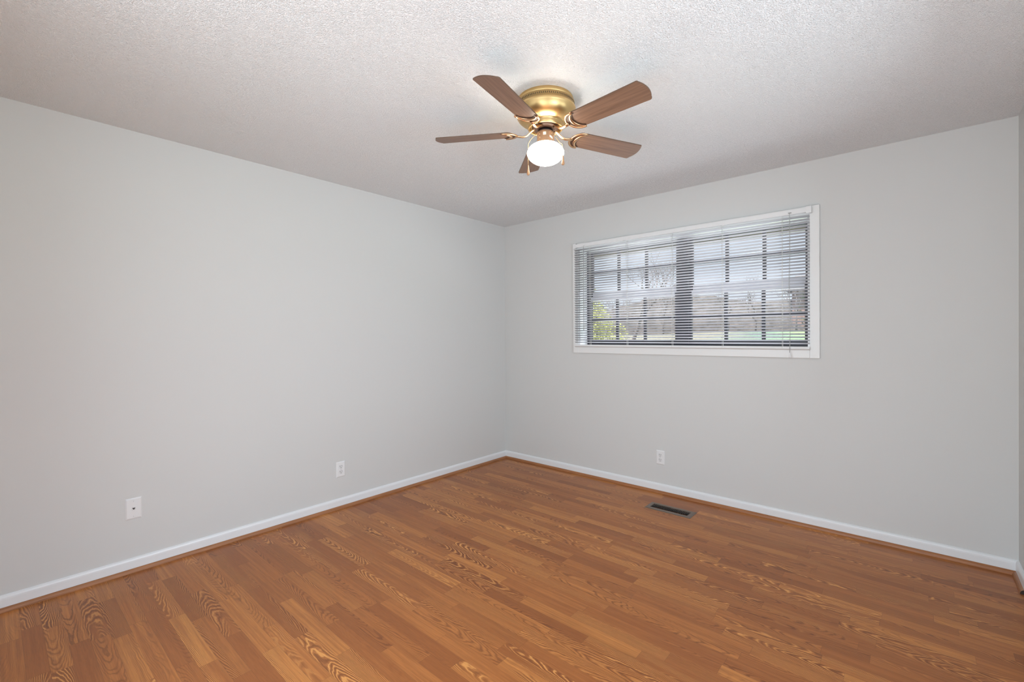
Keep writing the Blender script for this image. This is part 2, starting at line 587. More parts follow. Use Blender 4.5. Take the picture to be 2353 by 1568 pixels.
struct('trim_3', bm, ['shoe_y', 'dark_end'], 'short piece of brown shoe moulding with a dark cut end at far right', 'shoe moulding')

# ------------------------------------------------------------------ window
win = empty('window_1', (0, 0, 0))
win['kind'] = 'structure'
win['label'] = 'wide white-cased window pair with dark grid sashes behind the blind'
win['category'] = 'window'
CW = 0.057
bm = bmesh.new()
def casing_piece(bm, lo, hi):
    bevbox(bm, lo, hi, 0.0025, 2)
cx0, cx1, cz0, cz1 = OX0 - CW, OX1 + CW, OZ0 - CW, OZ1 + CW
casing_piece(bm, (cx0, -0.016, cz0), (OX0, 0, cz1))
casing_piece(bm, (OX1, -0.016, cz0), (cx1, 0, cz1))
casing_piece(bm, (OX0, -0.016, OZ1), (OX1, 0, cz1))
casing_piece(bm, (OX0, -0.016, cz0), (OX1, 0, OZ0))
obj('casing', bm, 'casing', win)
FY = 0.120                              # room-side face of the sash frames
bm = bmesh.new()
t_ = 0.012
box(bm, (OX0, -0.002, OZ0), (OX0 + t_, FY, OZ1))
box(bm, (OX1 - t_, -0.002, OZ0), (OX1, FY, OZ1))
box(bm, (OX0 + t_, -0.002, OZ1 - t_), (OX1 - t_, FY, OZ1))
box(bm, (OX0 + t_, -0.002, OZ0), (OX1 - t_, FY, OZ0 + t_))
obj('jamb', bm, 'jamb', win)
ix0, ix1, iz0, iz1 = OX0, OX1, OZ0, OZ1
mx0, mx1 = 1.776, 1.908                 # centre mullion
bm = bmesh.new()
box(bm, (ix0, FY, iz0), (ix0 + 0.028, T, iz1))
box(bm, (ix1 - 0.024, FY, iz0), (ix1, T, iz1))
box(bm, (ix0 + 0.028, FY, iz1 - 0.012), (ix1 - 0.024, T, iz1))
box(bm, (ix0 + 0.028, FY, iz0), (ix1 - 0.024, T, iz0 + 0.03))
box(bm, (mx0 + 0.022, FY, iz0 + 0.03), (mx1 - 0.022, T, iz1 - 0.012))
obj('window_frame', bm, 'sash', win)
MR0, MR1 = 1.610, 1.684                 # meeting rail
def sash(x0, x1, z0, z1, y, low):
    bm = bmesh.new()
    w = 0.024
    d = 0.026
    box(bm, (x0, y, z0), (x0 + w, y + d, z1))
    box(bm, (x1 - w, y, z0), (x1, y + d, z1))
    if low:
        box(bm, (x0 + w, y, z0), (x1 - w, y + d, z0 + 0.030))
    else:
        box(bm, (x0 + w, y, z1 - 0.014), (x1 - w, y + d, z1))
    s = obj('sash', bm, 'sash', win)
    bm = bmesh.new()
    if low:
        box(bm, (x0 + w, y, z1 - 0.038), (x1 - w, y + d, z1))
    else:
        box(bm, (x0 + w, y, z0), (x1 - w, y + d, z0 + 0.038))
    obj('meeting_rail', bm, 'rail_light', s)
    # 3 x 2 muntin grid
    ux0, ux1 = x0 + w, x1 - w
    uz0, uz1 = (z0 + 0.030, z1 - 0.038) if low else (z0 + 0.038, z1 - 0.014)
    bm = bmesh.new()
    for k in (1, 2):
        x = ux0 + (ux1 - ux0) * k / 3
        box(bm, (x - 0.012, y + 0.004, uz0), (x + 0.012, y + d - 0.004, uz1))
    zc = (uz0 + uz1) / 2
    xs = [ux0] + [ux0 + (ux1 - ux0) * k / 3 for k in (1, 2)] + [ux1]
    for k in range(3):
        a = xs[k] + (0.012 if k else 0)
        b = xs[k + 1] - (0.012 if k < 2 else 0)
        box(bm, (a, y + 0.004, zc - 0.011), (b, y + d - 0.004, zc + 0.011))
    obj('muntin_grid', bm, 'sash', s)
    bm = bmesh.new()
    box(bm, (ux0, y + 0.011, uz0), (ux1, y + 0.015, uz1))
    obj('glass', bm, 'glass', s)
for (a, b) in ((ix0 + 0.028, mx0 + 0.022), (mx1 - 0.022, ix1 - 0.024)):
    sash(a, b, iz0 + 0.030, MR1 - 0.036, FY + 0.008, True)
    sash(a, b, MR1 - 0.038, iz1 - 0.012, FY + 0.040, False)

# ------------------------------------------------------------------ mini blind
bl = empty('venetian_blind', (1.817, -0.030, 1.178))
tag(bl, 'white horizontal mini blind lowered over the wide window', 'window blind')
BX0, BX1 = 0.896 - 1.817, 2.741 - 1.817
def Z(z):
    return z - 1.178
bm = bmesh.new()                        # open-top steel channel with rolled lips
hz0, hz1 = Z(2.095), Z(2.126)
for lo, hi in (((BX0, -0.0135, hz0), (BX1, -0.0125, hz1)), ((BX0, 0.0125, hz0), (BX1, 0.0135, hz1)),
               ((BX0, -0.0125, hz0), (BX1, 0.0125, hz0 + 0.001)),
               ((BX0, -0.0125, hz1 - 0.001), (BX1, -0.009, hz1)), ((BX0, 0.009, hz1 - 0.001), (BX1, 0.0125, hz1))):
    box(bm, lo, hi)
obj('headrail', bm, 'blind_plastic', bl)
def bracket(x0, x1, closed):
    bm = bmesh.new()
    za, zb = Z(2.088), Z(2.132)
    box(bm, (x0, -0.0165, zb - 0.0012), (x1, 0.0145, zb))
    box(bm, (x0, -0.0165, za), (x1, -0.0152, zb - 0.0012))
    box(bm, (x0, -0.0152, za), (x1, 0.0145, za + 0.0012))
    if closed:
        box(bm, (x0 if closed < 0 else x1 - 0.0012, -0.0152, za + 0.0012), ((x0 + 0.0012) if closed < 0 else x1, 0.0145, zb - 0.0012))
    return obj('bracket', bm, 'blind_plastic', bl)
bracket(BX0 - 0.004, BX0 + 0.026, -1)
bracket(BX1 - 0.020, BX1 + 0.010, 1)
for x in (1.385, 2.205):
    bm = bmesh.new()
    box(bm, (x - 0.010 - 1.817, -0.0165, Z(2.090)), (x + 0.010 - 1.817, -0.0152, Z(2.1275)))
    box(bm, (x - 0.010 - 1.817, -0.0152, Z(2.1275) - 0.001), (x + 0.010 - 1.817, 0.0145, Z(2.1275)))
    obj('support_clip', bm, 'blind_plastic', bl)
PITCH = 0.0211
ang = math.radians(23.0)                # room-side edges raised
bm = bmesh.new()
nsl = 41
for i in range(nsl):
    zc = Z(1.2265) + PITCH * i
    pr = []
    for k in range(5):                  # slightly crowned section
        s_ = -0.0125 + 0.025 * k / 4
        c_ = 0.0016 * (1 - (s_ / 0.0125) ** 2)
        pr.append((s_, c_))
    sec = [(s_, c_ + 0.0004) for s_, c_ in pr] + [(s_, c_ - 0.0004) for s_, c_ in reversed(pr)]
    rot = [(s_ * math.cos(ang) + c_ * math.sin(ang), -s_ * math.sin(ang) + c_ * math.cos(ang)) for s_, c_ in sec]
    a = [bm.verts.new((BX0 + 0.003, y, zc + z)) for y, z in rot]
    b = [bm.verts.new((BX1 - 0.003, y, zc + z)) for y, z in rot]
    n = len(rot)
    for k in range(n):
        j = (k + 1) % n
        f = bm.faces.new((a[k], a[j], b[j], b[k]))
        f.smooth = k not in (4, 9)
    bm.faces.new(a)
    bm.faces.new(list(reversed(b)))
obj('slats', bm, 'slat', bl)
bm = bmesh.new()
b2 = bmesh.new()
bevbox(b2, (BX0 + 0.003, -0.0125, -0.0090), (BX1 - 0.003, 0.0125, 0.0090), 0.003, 2)
merge(bm, b2, Matrix.Translation((0, 0, Z(1.194))) @ Matrix.Rotation(-ang, 4, 'X'))
br = obj('bottom_rail', bm, 'blind_plastic', bl)
for x in (BX0 + 0.003, BX1 - 0.005):
    bm = bmesh.new()
    b2 = bmesh.new()
    bevbox(b2, (x - 0.001, -0.0132, -0.0082), (x + 0.003, 0.0132, 0.0082), 0.001, 1)
    merge(bm, b2, Matrix.Translation((0, 0, Z(1.194))) @ Matrix.Rotation(-ang, 4, 'X'))
    obj('end_cap', bm, 'blind_plastic', br)
for x in (1.064, 1.425, 1.815, 2.193, 2.580):
    bm = bmesh.new()
    xx = x - 1.817
    for yy in (-0.0128, 0.0128):
        tube(bm, [(xx, yy, Z(1.19)), (xx, yy, Z(2.096))], 0.0009, 6)
    tube(bm, [(xx + 0.003, 0, Z(1.19)), (xx + 0.003, 0, Z(2.096))], 0.0007, 6)
    for i in range(nsl):                # ladder rungs under each slat
        zc = Z(1.2265) + PITCH * i - 0.0012
        tube(bm, [(xx, -0.0115, zc + 0.0115 * math.tan(ang)), (xx, 0.0115, zc - 0.0115 * math.tan(ang))], 0.0005, 4)
    obj('ladder_cord', bm, 'cord', bl)
bm = bmesh.new()
wx_ = 1.010 - 1.817
tube(bm, [(wx_, -0.026, Z(1.345)), (wx_, -0.026, Z(2.085))], 0.0022, 6)
tube(bm, [(wx_, -0.026, Z(2.083)), (wx_, -0.022, Z(2.098)), (wx_, -0.012, Z(2.104))], 0.0014, 6)
tube(bm, [(wx_, -0.026, Z(1.338)), (wx_, -0.026, Z(1.350))], 0.0032, 8)
obj('tilt_wand', bm, 'wand', bl)
bm = bmesh.new()
lx = 2.626 - 1.817
pts = [(lx, -0.0145, Z(2.106)), (lx, -0.021, Z(2.10)), (lx + 0.0005, -0.023, Z(2.08))]
pts += [(lx + 0.002 * math.sin(i * 0.6), -0.0235 - 0.001 * math.sin(i * .9), Z(2.08 - i * 0.0572)) for i in range(1, 17)]
tube(bm, pts, 0.0012, 6)
tube(bm, [(p[0] + 0.0035 + 0.001 * math.sin(i), p[1], p[2]) for i, p in enumerate(pts)], 0.0009, 6)
lc = obj('lift_cord', bm, 'wand', bl)
bm = bmesh.new()
b2 = bmesh.new()
lathe(b2, [(0.0, 0.006), (0.002, 0.006), (0.0035, 0.0), (0.0065, -0.020), (0.0070, -0.026), (0.0055, -0.028), (0.0, -0.028)], 16)
merge(bm, b2, Matrix.Translation((lx + 0.002, -0.024, Z(1.158))))
obj('tassel', bm, 'blind_plastic', lc)
bm = bmesh.new()                        # cord-lock mouth
bevbox(bm, (lx - 0.008, -0.0175, Z(2.1025)), (lx + 0.012, -0.0136, Z(2.1085)), 0.001, 1)
obj('cord_lock', bm, 'wand', bl)

# ------------------------------------------------------------------ outlets and phone jack
def plate(bm, w, h, d=0.0055):
    """wall plate lying in xz, front towards -y, with sloped edges"""
    b = 0.006
    v0 = [bm.verts.new(p) for p in ((-w, 0, -h), (w, 0, -h), (w, 0, h), (-w, 0, h))]
    v1 = [bm.verts.new(p) for p in ((-w, -0.002, -h), (w, -0.002, -h), (w, -0.002, h), (-w, -0.002, h))]
    v2 = [bm.verts.new(p) for p in ((-w + b, -d, -h + b), (w - b, -d, -h + b), (w - b, -d, h - b), (-w + b, -d, h - b))]
    bm.faces.new(list(reversed(v0)))
    for a, c in ((v0, v1), (v1, v2)):
        for i in range(4):
            j = (i + 1) % 4
            bm.faces.new((a[i], a[j], c[j], c[i]))
    bm.faces.new(v2)

def disc(bm, x, z, r, y0, y1, seg=14):
    b2 = bmesh.new()
    lathe(b2, [(0, y0), (r, y0), (r, y1), (0, y1)], seg)
    merge(bm, b2, Matrix.Translation((x, 0, z)) @ Matrix.Rotation(PI / 2, 4, 'X'))

def outlet(name, loc, rz, label):
    e = empty(name, loc, rz)
    tag(e, label, 'outlet', 'duplex outlets near the floor')
    bm = bmesh.new()
    plate(bm, 0.035, 0.0575)
    obj('cover_plate', bm, 'plastic', e)
    for s_ in (1, -1):
        zc = 0.0195 * s_
        bm = bmesh.new()
        poly = []
        for k in range(32):
            a = 2 * PI * k / 32
            poly.append((0.0172 * math.cos(a), max(-0.0142, min(0.0142, 0.0172 * math.sin(a)))))
        b2 = bmesh.new()
        prism(b2, poly, 0.0050, 0.0068)
        merge(bm, b2, Matrix.Translation((0, 0, zc)) @ Matrix.Rotation(PI / 2, 4, 'X'))
        r = obj('receptacle', bm, 'plastic_dim', e)
        bm = bmesh.new()
        box(bm, (-0.0078, -0.0070, zc + 0.0005), (-0.0052, -0.0064, zc + 0.0095))
        box(bm, (0.0054, -0.0070, zc + 0.0015), (0.0078, -0.0064, zc + 0.0085))
        disc(bm, 0, zc - 0.0075, 0.0027, 0.0064, 0.0070)
        obj('slots', bm, 'black', r)
    bm = bmesh.new()
    disc(bm, 0, 0, 0.0034, 0.0054, 0.0064)
    obj('screw', bm, 'screw', e)
    return e

outlet('wall_outlet', (0.0, -1.8635, 0.2920), math.radians(90), 'white duplex outlet on the left wall, near the room corner')
outlet('wall_outlet.001', (1.6990, 0.0, 0.2885), 0.0, 'white duplex outlet on the window wall, near the floor register')

e = empty('phone_jack', (0.0, -3.083, 0.3480), math.radians(90))
tag(e, 'blank white wall plate with one small black phone socket', 'phone jack')
bm = bmesh.new()
plate(bm, 0.0355, 0.0580)
obj('cover_plate', bm, 'plastic', e)
bm = bmesh.new()
bevbox(bm, (-0.009, -0.0068, -0.009), (0.009, -0.005, 0.009), 0.0015, 1)
pj = obj('jack', bm, 'plastic_dim', e)
bm = bmesh.new()
b2 = bmesh.new()
prism(b2, [(-0.0058, 0.0045), (-0.0058, 0.0005), (-0.0030, -0.0015), (-0.0014, -0.0055), (0.0014, -0.0055), (0.0030, -0.0015), (0.0058, 0.0005), (0.0058, 0.0045)], 0.0064, 0.0071)
merge(bm, b2, Matrix.Rotation(PI / 2, 4, 'X'))
obj('socket', bm, 'black', pj)
for s_ in (1, -1):
    bm = bmesh.new()
    disc(bm, 0, 0.0415 * s_, 0.0030, 0.0054, 0.0062)
    obj('screw', bm, 'plastic_dim', e)

# ------------------------------------------------------------------ floor register
cxv, cyv = (VX0 + VX1) / 2, (VY0 + VY1) / 2
fr = empty('floor_register', (cxv, cyv, 0))
tag(fr, 'brown metal floor register set in the laminate below the window', 'floor vent')
hx, hy = 0.169, 0.071
ox, oy = (VX1 - VX0) / 2 - 0.002, (VY1 - VY0) / 2 - 0.001
bm = bmesh.new()
def ring(x, y, z):
    return [bm.verts.new(p) for p in ((-x, -y, z), (x, -y, z), (x, y, z), (-x, y, z))]
rs = [ring(hx, hy, 0.0), ring(hx, hy, 0.0012), ring(hx - 0.010, hy - 0.010, 0.0050), ring(ox + 0.004, oy + 0.004, 0.0050),
      ring(ox, oy, 0.0035), ring(ox, oy, -0.02), ring(ox + 0.0015, oy + 0.0008, -0.02), ring(ox + 0.0015, oy + 0.0008, 0.0)]
for a, b in zip(rs, rs[1:] + rs[:1]):
    for i in range(4):
        j = (i + 1) % 4
        bm.faces.new((a[i], a[j], b[j], b[i]))
obj('frame', bm, 'register', fr)
bm = bmesh.new()
nl = 23
for i in range(nl):
    x = -ox + 2 * ox * (i + 0.5) / nl
    b2 = bmesh.new()
    box(b2, (-0.0010, -oy, -0.0045), (0.0010, oy, 0.0045))
    merge(bm, b2, Matrix.Translation((x, 0, -0.0015)) @ Matrix.Rotation(math.radians(28), 4, 'Y'))
box(bm, (-ox, -0.0012, -0.004), (ox, 0.0012, 0.0020))
obj('louvers', bm, 'louver', fr)
bm = bmesh.new()
box(bm, (-ox, -oy, -0.10), (ox, oy, -0.095))
obj('duct_bottom', bm, 'black', fr)

# ------------------------------------------------------------------ ceiling fan
FX, FYY = 1.9041, -1.8075
fan = empty('ceiling_fan', (FX, FYY, 0))
tag(fan, 'brass flush-mount ceiling fan with five brown blades and a lit globe', 'ceiling fan')
CAM_A = math.atan2(-3.603 + 1.8075, 3.2506 - 1.9041)     # direction from fan to viewpoint

bm = bmesh.new()                         # mounting pan against the ceiling
lathe(bm, [(0.0, 2.4405), (0.133, 2.4405), (0.1345, 2.436), (0.1345, 2.424), (0.1325, 2.420), (0.120, 2.4195)], 72)
obj('mounting_pan', bm, 'brass', fan)
bm = bmesh.new()                         # motor housing: slotted drum over a bowl
prof = [(0.120, 2.4195), (0.139, 2.4190), (0.1415, 2.4165), (0.1420, 2.395), (0.1450, 2.3925), (0.1470, 2.388), (0.1470, 2.382),
        (0.1455, 2.378), (0.1445, 2.3745), (0.1430, 2.368), (0.1385, 2.356), (0.1315, 2.345), (0.1220, 2.336), (0.1105, 2.3285),
        (0.0980, 2.3235), (0.0910, 2.3215), (0.0880, 2.319), (0.0868, 2.312), (0.0858, 2.300), (0.0835, 2.2965), (0.0790, 2.296), (0.0770, 2.299), (0.0765, 2.312), (0.070, 2.318), (0.0, 2.318)]
lathe(bm, prof, 96)
mh = obj('motor_housing', bm, 'brass', fan)
bm = bmesh.new()                         # ring of vent slots
for i in range(96):
    a = 2 * PI * i / 96
    b2 = bmesh.new()
    b3 = [(-0.0024, -0.0038), (0.0000, -0.0038), (0.0022, 0.0038), (-0.0002, 0.0038)] if i % 2 else [(0.0024, -0.0038), (0.0000, -0.0038), (-0.0022, 0.0038), (0.0002, 0.0038)]
    prism(b2, b3, 0.0, 0.0012)
    # local x -> tangent, y -> up, z -> out
    mx_ = Matrix(((-math.sin(a), 0, math.cos(a), 0.1411 * math.cos(a)), (math.cos(a), 0, math.sin(a), 0.1411 * math.sin(a)), (0, 1, 0, 2.4055), (0, 0, 0, 1)))
    merge(bm, b2, mx_)
obj('vent_slots', bm, 'black', mh)
bm = bmesh.new()                         # inner flywheel the blade arms bolt to
lathe(bm, [(0.0, 2.316), (0.066, 2.316), (0.066, 2.302), (0.060, 2.296), (0.045, 2.294), (0.0, 2.294)], 48)
obj('flywheel', bm, 'copper_dark', fan)
bm = bmesh.new()                         # dark cap above the switch housing
lathe(bm, [(0.0, 2.296), (0.030, 2.296), (0.034, 2.292), (0.036, 2.286), (0.0395, 2.279), (0.0, 2.279)], 48)
obj('switch_cap', bm, 'gunmetal', fan)
bm = bmesh.new()
lathe(bm, [(0.0, 2.281), (0.038, 2.281), (0.0405, 2.279), (0.0415, 2.274), (0.0415, 2.232), (0.0430, 2.229), (0.0430, 2.222), (0.0, 2.222)], 48)
swh = obj('switch_housing', bm, 'bronze', fan)
bm = bmesh.new()                         # beaded fringe of the globe fitter
for i in range(36):
    a = 2 * PI * i / 36
    b2 = bmesh.new()
    bmesh.ops.create_icosphere(b2, subdivisions=1, radius=0.0026)
    merge(bm, b2, Matrix.Translation((0.0435 * math.cos(a), 0.0435 * math.sin(a), 2.2275)))
obj('beading', bm, 'chain', swh)

def wrap_patch(name, a0, half, z0, z1, r, m_, marks, par, slant=0.0):
    bm = bmesh.new()
    n = 8
    lo, hi = [], []
    for i in range(n + 1):
        a = a0 - half + 2 * half * i / n
        dz = slant * (i / n - 0.5)
        lo.append(((r * math.cos(a), r * math.sin(a), z0 + dz), (((r + 0.0004) * math.cos(a)), (r + 0.0004) * math.sin(a), z0 + dz)))
        hi.append(((r * math.cos(a), r * math.sin(a), z1 + dz), (((r + 0.0004) * math.cos(a)), (r + 0.0004) * math.sin(a), z1 + dz)))
    for i in range(n):
        bm.faces.new([bm.verts.new(p) for p in (lo[i][1], lo[i + 1][1], hi[i + 1][1], hi[i][1])])
        bm.faces.new([bm.verts.new(p) for p in (hi[i][0], hi[i][1], hi[i + 1][1], hi[i + 1][0])])
        bm.faces.new([bm.verts.new(p) for p in (lo[i][0], lo[i + 1][0], lo[i + 1][1], lo[i][1])])
    for k in (0, n):
        bm.faces.new([bm.verts.new(p) for p in (lo[k][0], lo[k][1], hi[k][1], hi[k][0])])
    bmesh.ops.remove_doubles(bm, verts=list(bm.verts), dist=1e-6)
    st = obj(name, bm, m_, par)
    if marks:
        bm = bmesh.new()
        for (u, v, du, dv) in marks:
            a = a0 + half * u
            zc = (z0 + z1) / 2 + (z1 - z0) / 2 * v
            b2 = bmesh.new()
            box(b2, (-du, -dv, 0), (du, dv, 0.0003))
            mx_ = Matrix(((-math.sin(a), 0, math.cos(a), (r + 0.0004) * math.cos(a)), (math.cos(a), 0, math.sin(a), (r + 0.0004) * math.sin(a)), (0, 1, 0, zc), (0, 0, 0, 1)))
            merge(bm, b2, mx_)
        obj('print', bm, 'ink', st)
marks = [(-0.62, 0.45, 0.0006, 0.0012), (-0.2, 0.42, 0.0010, 0.0003), (0.10, 0.42, 0.0010, 0.0003), (0.55, 0.45, 0.0006, 0.0012),
         (-0.62, -0.30, 0.0006, 0.0012), (-0.10, -0.32, 0.0006, 0.0010), (0.50, -0.32, 0.0012, 0.0010)]
wrap_patch('sticker', CAM_A - 0.10, 0.165, 2.2545, 2.2680, 0.0416, 'sticker', marks, swh)
wrap_patch('foil_label', CAM_A + 0.72, 0.22, 2.2420, 2.2510, 0.0416, 'foil', [], swh, -0.006)
for a, z in ((CAM_A - 0.75, 2.262), (CAM_A + 0.80, 2.266), (CAM_A - 0.70, 2.247)):
    bm = bmesh.new()
    b2 = bmesh.new()
    lathe(b2, [(0.0, 0.0), (0.0026, 0.0), (0.0022, 0.0016), (0.0, 0.0022)], 12)
    mx_ = Matrix(((-math.sin(a), 0, math.cos(a), 0.0414 * math.cos(a)), (math.cos(a), 0, math.sin(a), 0.0414 * math.sin(a)), (0, 1, 0, z), (0, 0, 0, 1)))
    merge(bm, b2, mx_)
    obj('screw', bm, 'chain', swh)

bm = bmesh.new()                         # frosted mushroom globe
gp = [(0.0385, 2.232), (0.040, 2.228), (0.047, 2.2245), (0.060, 2.219), (0.074, 2.210), (0.084, 2.199), (0.0895, 2.187), (0.0900, 2.177),
      (0.0870, 2.167), (0.0800, 2.156), (0.0695, 2.146), (0.0560, 2.1375), (0.0400, 2.131), (0.0210, 2.127), (0.0, 2.1258)]
lathe(bm, gp, 64)
obj('light_globe', bm, 'globe', fan)

# blades and blade arms in local frames: x outward, y sideways
R0, RT, HW0, HW1 = 0.158, 0.545, 0.0545, 0.0615
def blade_poly():
    pts = []
    n = 10
    # root: shallow rounded end, one side to the other
    for i in range(n + 1):
        a = PI / 2 + PI * i / n
        pts.append((R0 + 0.030 + 0.030 * math.cos(a), HW0 * math.sin(a)))
    # tip: two small corner radii and a bowed end
    ra, rb, bow = 0.006, 0.012, 0.015
    for i in range(0, 5):
        a = -PI / 2 + (PI / 2) * i / 4
        pts.append((RT - ra + ra * math.cos(a), -HW1 + ra + ra * math.sin(a)))
    y0, y1 = -HW1 + ra, HW1 - rb
    for i in range(1, 14):
        u = i / 14
        pts.append((RT + bow * 4 * u * (1 - u), y0 + (y1 - y0) * u))
    for i in range(0, 6):
        a = (PI / 2) * i / 5
        pts.append((RT - rb + rb * math.cos(a), HW1 - rb + rb * math.sin(a)))
    return pts
bm = bmesh.new()
prism(bm, blade_poly(), 0.0, 0.0055)
for f in bm.faces:
    f.material_index = 0 if abs(f.normal.z) > 0.5 or len(f.verts) > 4 else 1
a0 = 6.1771
TILT = Matrix.Rotation(0.0154, 4, 'Y') @ Matrix.Rotation(-0.0061, 4, 'X')
PIT = Matrix.Rotation(math.radians(-11.83), 4, 'X')
def fan_mx(k):
    return Matrix.Translation((0, 0, 2.2789)) @ TILT @ Matrix.Rotation(a0 + k * 2 * PI / 5, 4, 'Z') @ PIT
blade = obj('blade', bm, ['blade', 'blade_edge'], fan, mx=fan_mx(0))
for k in range(1, 5):
    copy_obj(blade, fan, fan_mx(k))

def arc_pts(cx, rx, ry, a_0, a_1, z, n=14):
    return [(cx + rx * math.cos(a_0 + (a_1 - a_0) * i / n), ry * math.sin(a_0 + (a_1 - a_0) * i / n), z) for i in range(n + 1)]
bm = bmesh.new()
# open yoke hugging the blade root: outer band, inner crescent band, centre rib
tube(bm, arc_pts(0.200, 0.056, 0.0570, math.radians(82), math.radians(278), -0.003, 22), 0.0055, 8, flat=0.8)
tube(bm, arc_pts(0.212, 0.040, 0.0500, math.radians(100), math.radians(260), -0.004, 18), [0.002 + 0.0062 * math.sin(PI * i / 18) for i in range(19)], 8, flat=0.6)
# arm: from the flywheel, dips and rises out to the yoke
pit_inv = math.tan(math.radians(0))
tube(bm, [(0.050, 0, 0.018), (0.062, 0, 0.016), (0.076, 0, 0.006), (0.092, 0, -0.007), (0.112, 0, -0.011), (0.130, 0, -0.008), (0.150, 0, -0.004)],
     [0.010, 0.0095, 0.0085, 0.0080, 0.0085, 0.0095, 0.0095], 10, flat=0.55)
arm = obj('blade_arm', bm, 'copper', fan, mx=fan_mx(0))
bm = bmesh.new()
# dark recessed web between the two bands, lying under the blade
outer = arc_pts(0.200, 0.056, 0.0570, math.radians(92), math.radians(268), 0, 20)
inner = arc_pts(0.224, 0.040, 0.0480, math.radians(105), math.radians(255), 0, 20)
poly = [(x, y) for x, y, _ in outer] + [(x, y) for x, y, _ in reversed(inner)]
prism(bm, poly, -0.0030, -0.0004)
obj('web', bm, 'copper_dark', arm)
for k in range(1, 5):
    copy_obj(arm, fan, fan_mx(k))

# pull chains: r = offset to the right in the picture, d = away from the viewpoint
RV, DV = Vector((0.7525, 0.6586, 0)), Vector((-0.6586, 0.7524, 0))
def chain(pts, zb, zt, rr, flip):
    P = [RV * r + DV * d + Vector((0, 0, z)) for r, d, z in pts]
    bm = bmesh.new()
    tube(bm, P, 0.0008, 5)
    for a, b in zip(P, P[1:]):           # beads
        n = max(1, int((b - a).length / 0.0042))
        for i in range(n):
            q = a.lerp(b, (i + 0.5) / n)
            b2 = bmesh.new()
            bmesh.ops.create_icosphere(b2, subdivisions=1, radius=0.00145)
            merge(bm, b2, Matrix.Translation(q))
    c = obj('pull_chain', bm, 'chain', fan)
    bm = bmesh.new()
    x, y = P[-1].x, P[-1].y
    H_ = zt - zb
    b2 = bmesh.new()
    lathe(b2, [(0.0, H_), (0.0022, H_), (0.0030, H_ * 0.90), (0.0036, H_ * 0.70), (rr * 0.75, H_ * 0.45), (rr, H_ * 0.22), (rr * 0.98, H_ * 0.14), (rr * 0.6, H_ * 0.03), (0.0, 0.0)], 20)
    merge(bm, b2, Matrix.Translation((x, y, zb)))
    obj('pendant', bm, 'pendant', c)
chain([(-0.040, -0.014, 2.268), (-0.056, -0.022, 2.256), (-0.074, -0.030, 2.234), (-0.0855, -0.036, 2.212), (-0.0870, -0.037, 2.190), (-0.0865, -0.037, 2.105)], 2.060, 2.108, 0.0072, 1)
chain([(0.040, -0.012, 2.268), (0.052, -0.016, 2.248), (0.066, -0.022, 2.224), (0.0755, -0.050, 2.205), (0.0785, -0.050, 2.185), (0.0790, -0.050, 2.148)], 2.103, 2.151, 0.0075, 1)

# ------------------------------------------------------------------ outdoors, seen through the blind
def ground_z(x, y):
    t_ = max(0.0, min(1.0, (y - 0.5) / 20.0))
    return -0.35 + 1.80 * t_ ** 1.4 + 0.02 * (x + 1.0) * t_
bm = bmesh.new()
NX, NY = 30, 40
grid = [[bm.verts.new((-40 + 80 * i / NX, 0.22 + 60 * j / NY, ground_z(-40 + 80 * i / NX, 0.22 + 60 * j / NY))) for i in range(NX + 1)] for j in range(NY + 1)]
for j in range(NY):
    for i in range(NX):
        bm.faces.new((grid[j][i], grid[j][i + 1], grid[j + 1][i + 1], grid[j + 1][i])).smooth = True
lw = struct('lawn', bm, 'lawn', 'green lawn rising away outside the window', 'lawn')

bm = bmesh.new()                         # wooded rise closing the view
rng0 = random.Random(3)
HX = 60
rows = []
for j, (yy, hh) in enumerate(((26.5, 0.0), (28.0, 0.75), (30.0, 1.0), (34.0, 0.9), (40.0, 0.0))):
    rows.append([bm.verts.new((-40 + 70 * i / HX, yy + rng0.uniform(-.3, .3),
                 ground_z(-40 + 70 * i / HX, yy) - 0.2 + hh * (2.75 + 0.35 * math.sin(i * 0.55) + rng0.uniform(-.22, .22)))) for i in range(HX + 1)])
for a, b in zip(rows, rows[1:]):
    for i in range(HX):
        bm.faces.new((a[i], a[i + 1], b[i + 1], b[i])).smooth = True
struct('hillside', bm, 'hill', 'brown wooded hillside beyond the lawn', 'hill')

bm = bmesh.new()  # slab added below the view to bounce sun up through the blind
box(bm, (-7.0, T + 0.01, -0.60), (10.0, 5.6, -0.19))
struct('bounce_slab', bm, 'bounce_pale', 'unseen pale slab added outside to bounce sunlight into the room', 'bounce_slab')

bm = bmesh.new()
box(bm, (-1.5, T, 2.142), (RW + 1.5, 0.60, 2.160))
ev = struct('roof_eave', bm, 'eave', 'pale roof eave seen through the top of the window', 'eave')
bm = bmesh.new()
box(bm, (-1.5, 0.60, 2.100), (RW + 1.5, 0.625, 2.30))
obj('fascia', bm, 'fascia', ev)

def leaf_cloud(bm, c, r, n, size, rng):
    for _ in range(n):
        while True:
            v = Vector((rng.uniform(-1, 1), rng.uniform(-1, 1), rng.uniform(-1, 1)))
            if v.length < 1:
                break
        v = v.normalized() * v.length ** 0.45
        p = Vector(c) + Vector((v.x * r[0], v.y * r[1], v.z * r[2]))
        e = Euler((rng.uniform(0, 6.28), rng.uniform(0, 6.28), rng.uniform(0, 6.28))).to_matrix()
        s = size * rng.uniform(0.6, 1.3)
        q = [p + e @ Vector(w) for w in ((-s, 0, 0), (0, -s * 0.5, 0.1 * s), (s, 0, 0), (0, s * 0.5, 0.1 * s))]
        bm.faces.new([bm.verts.new(w) for w in q])

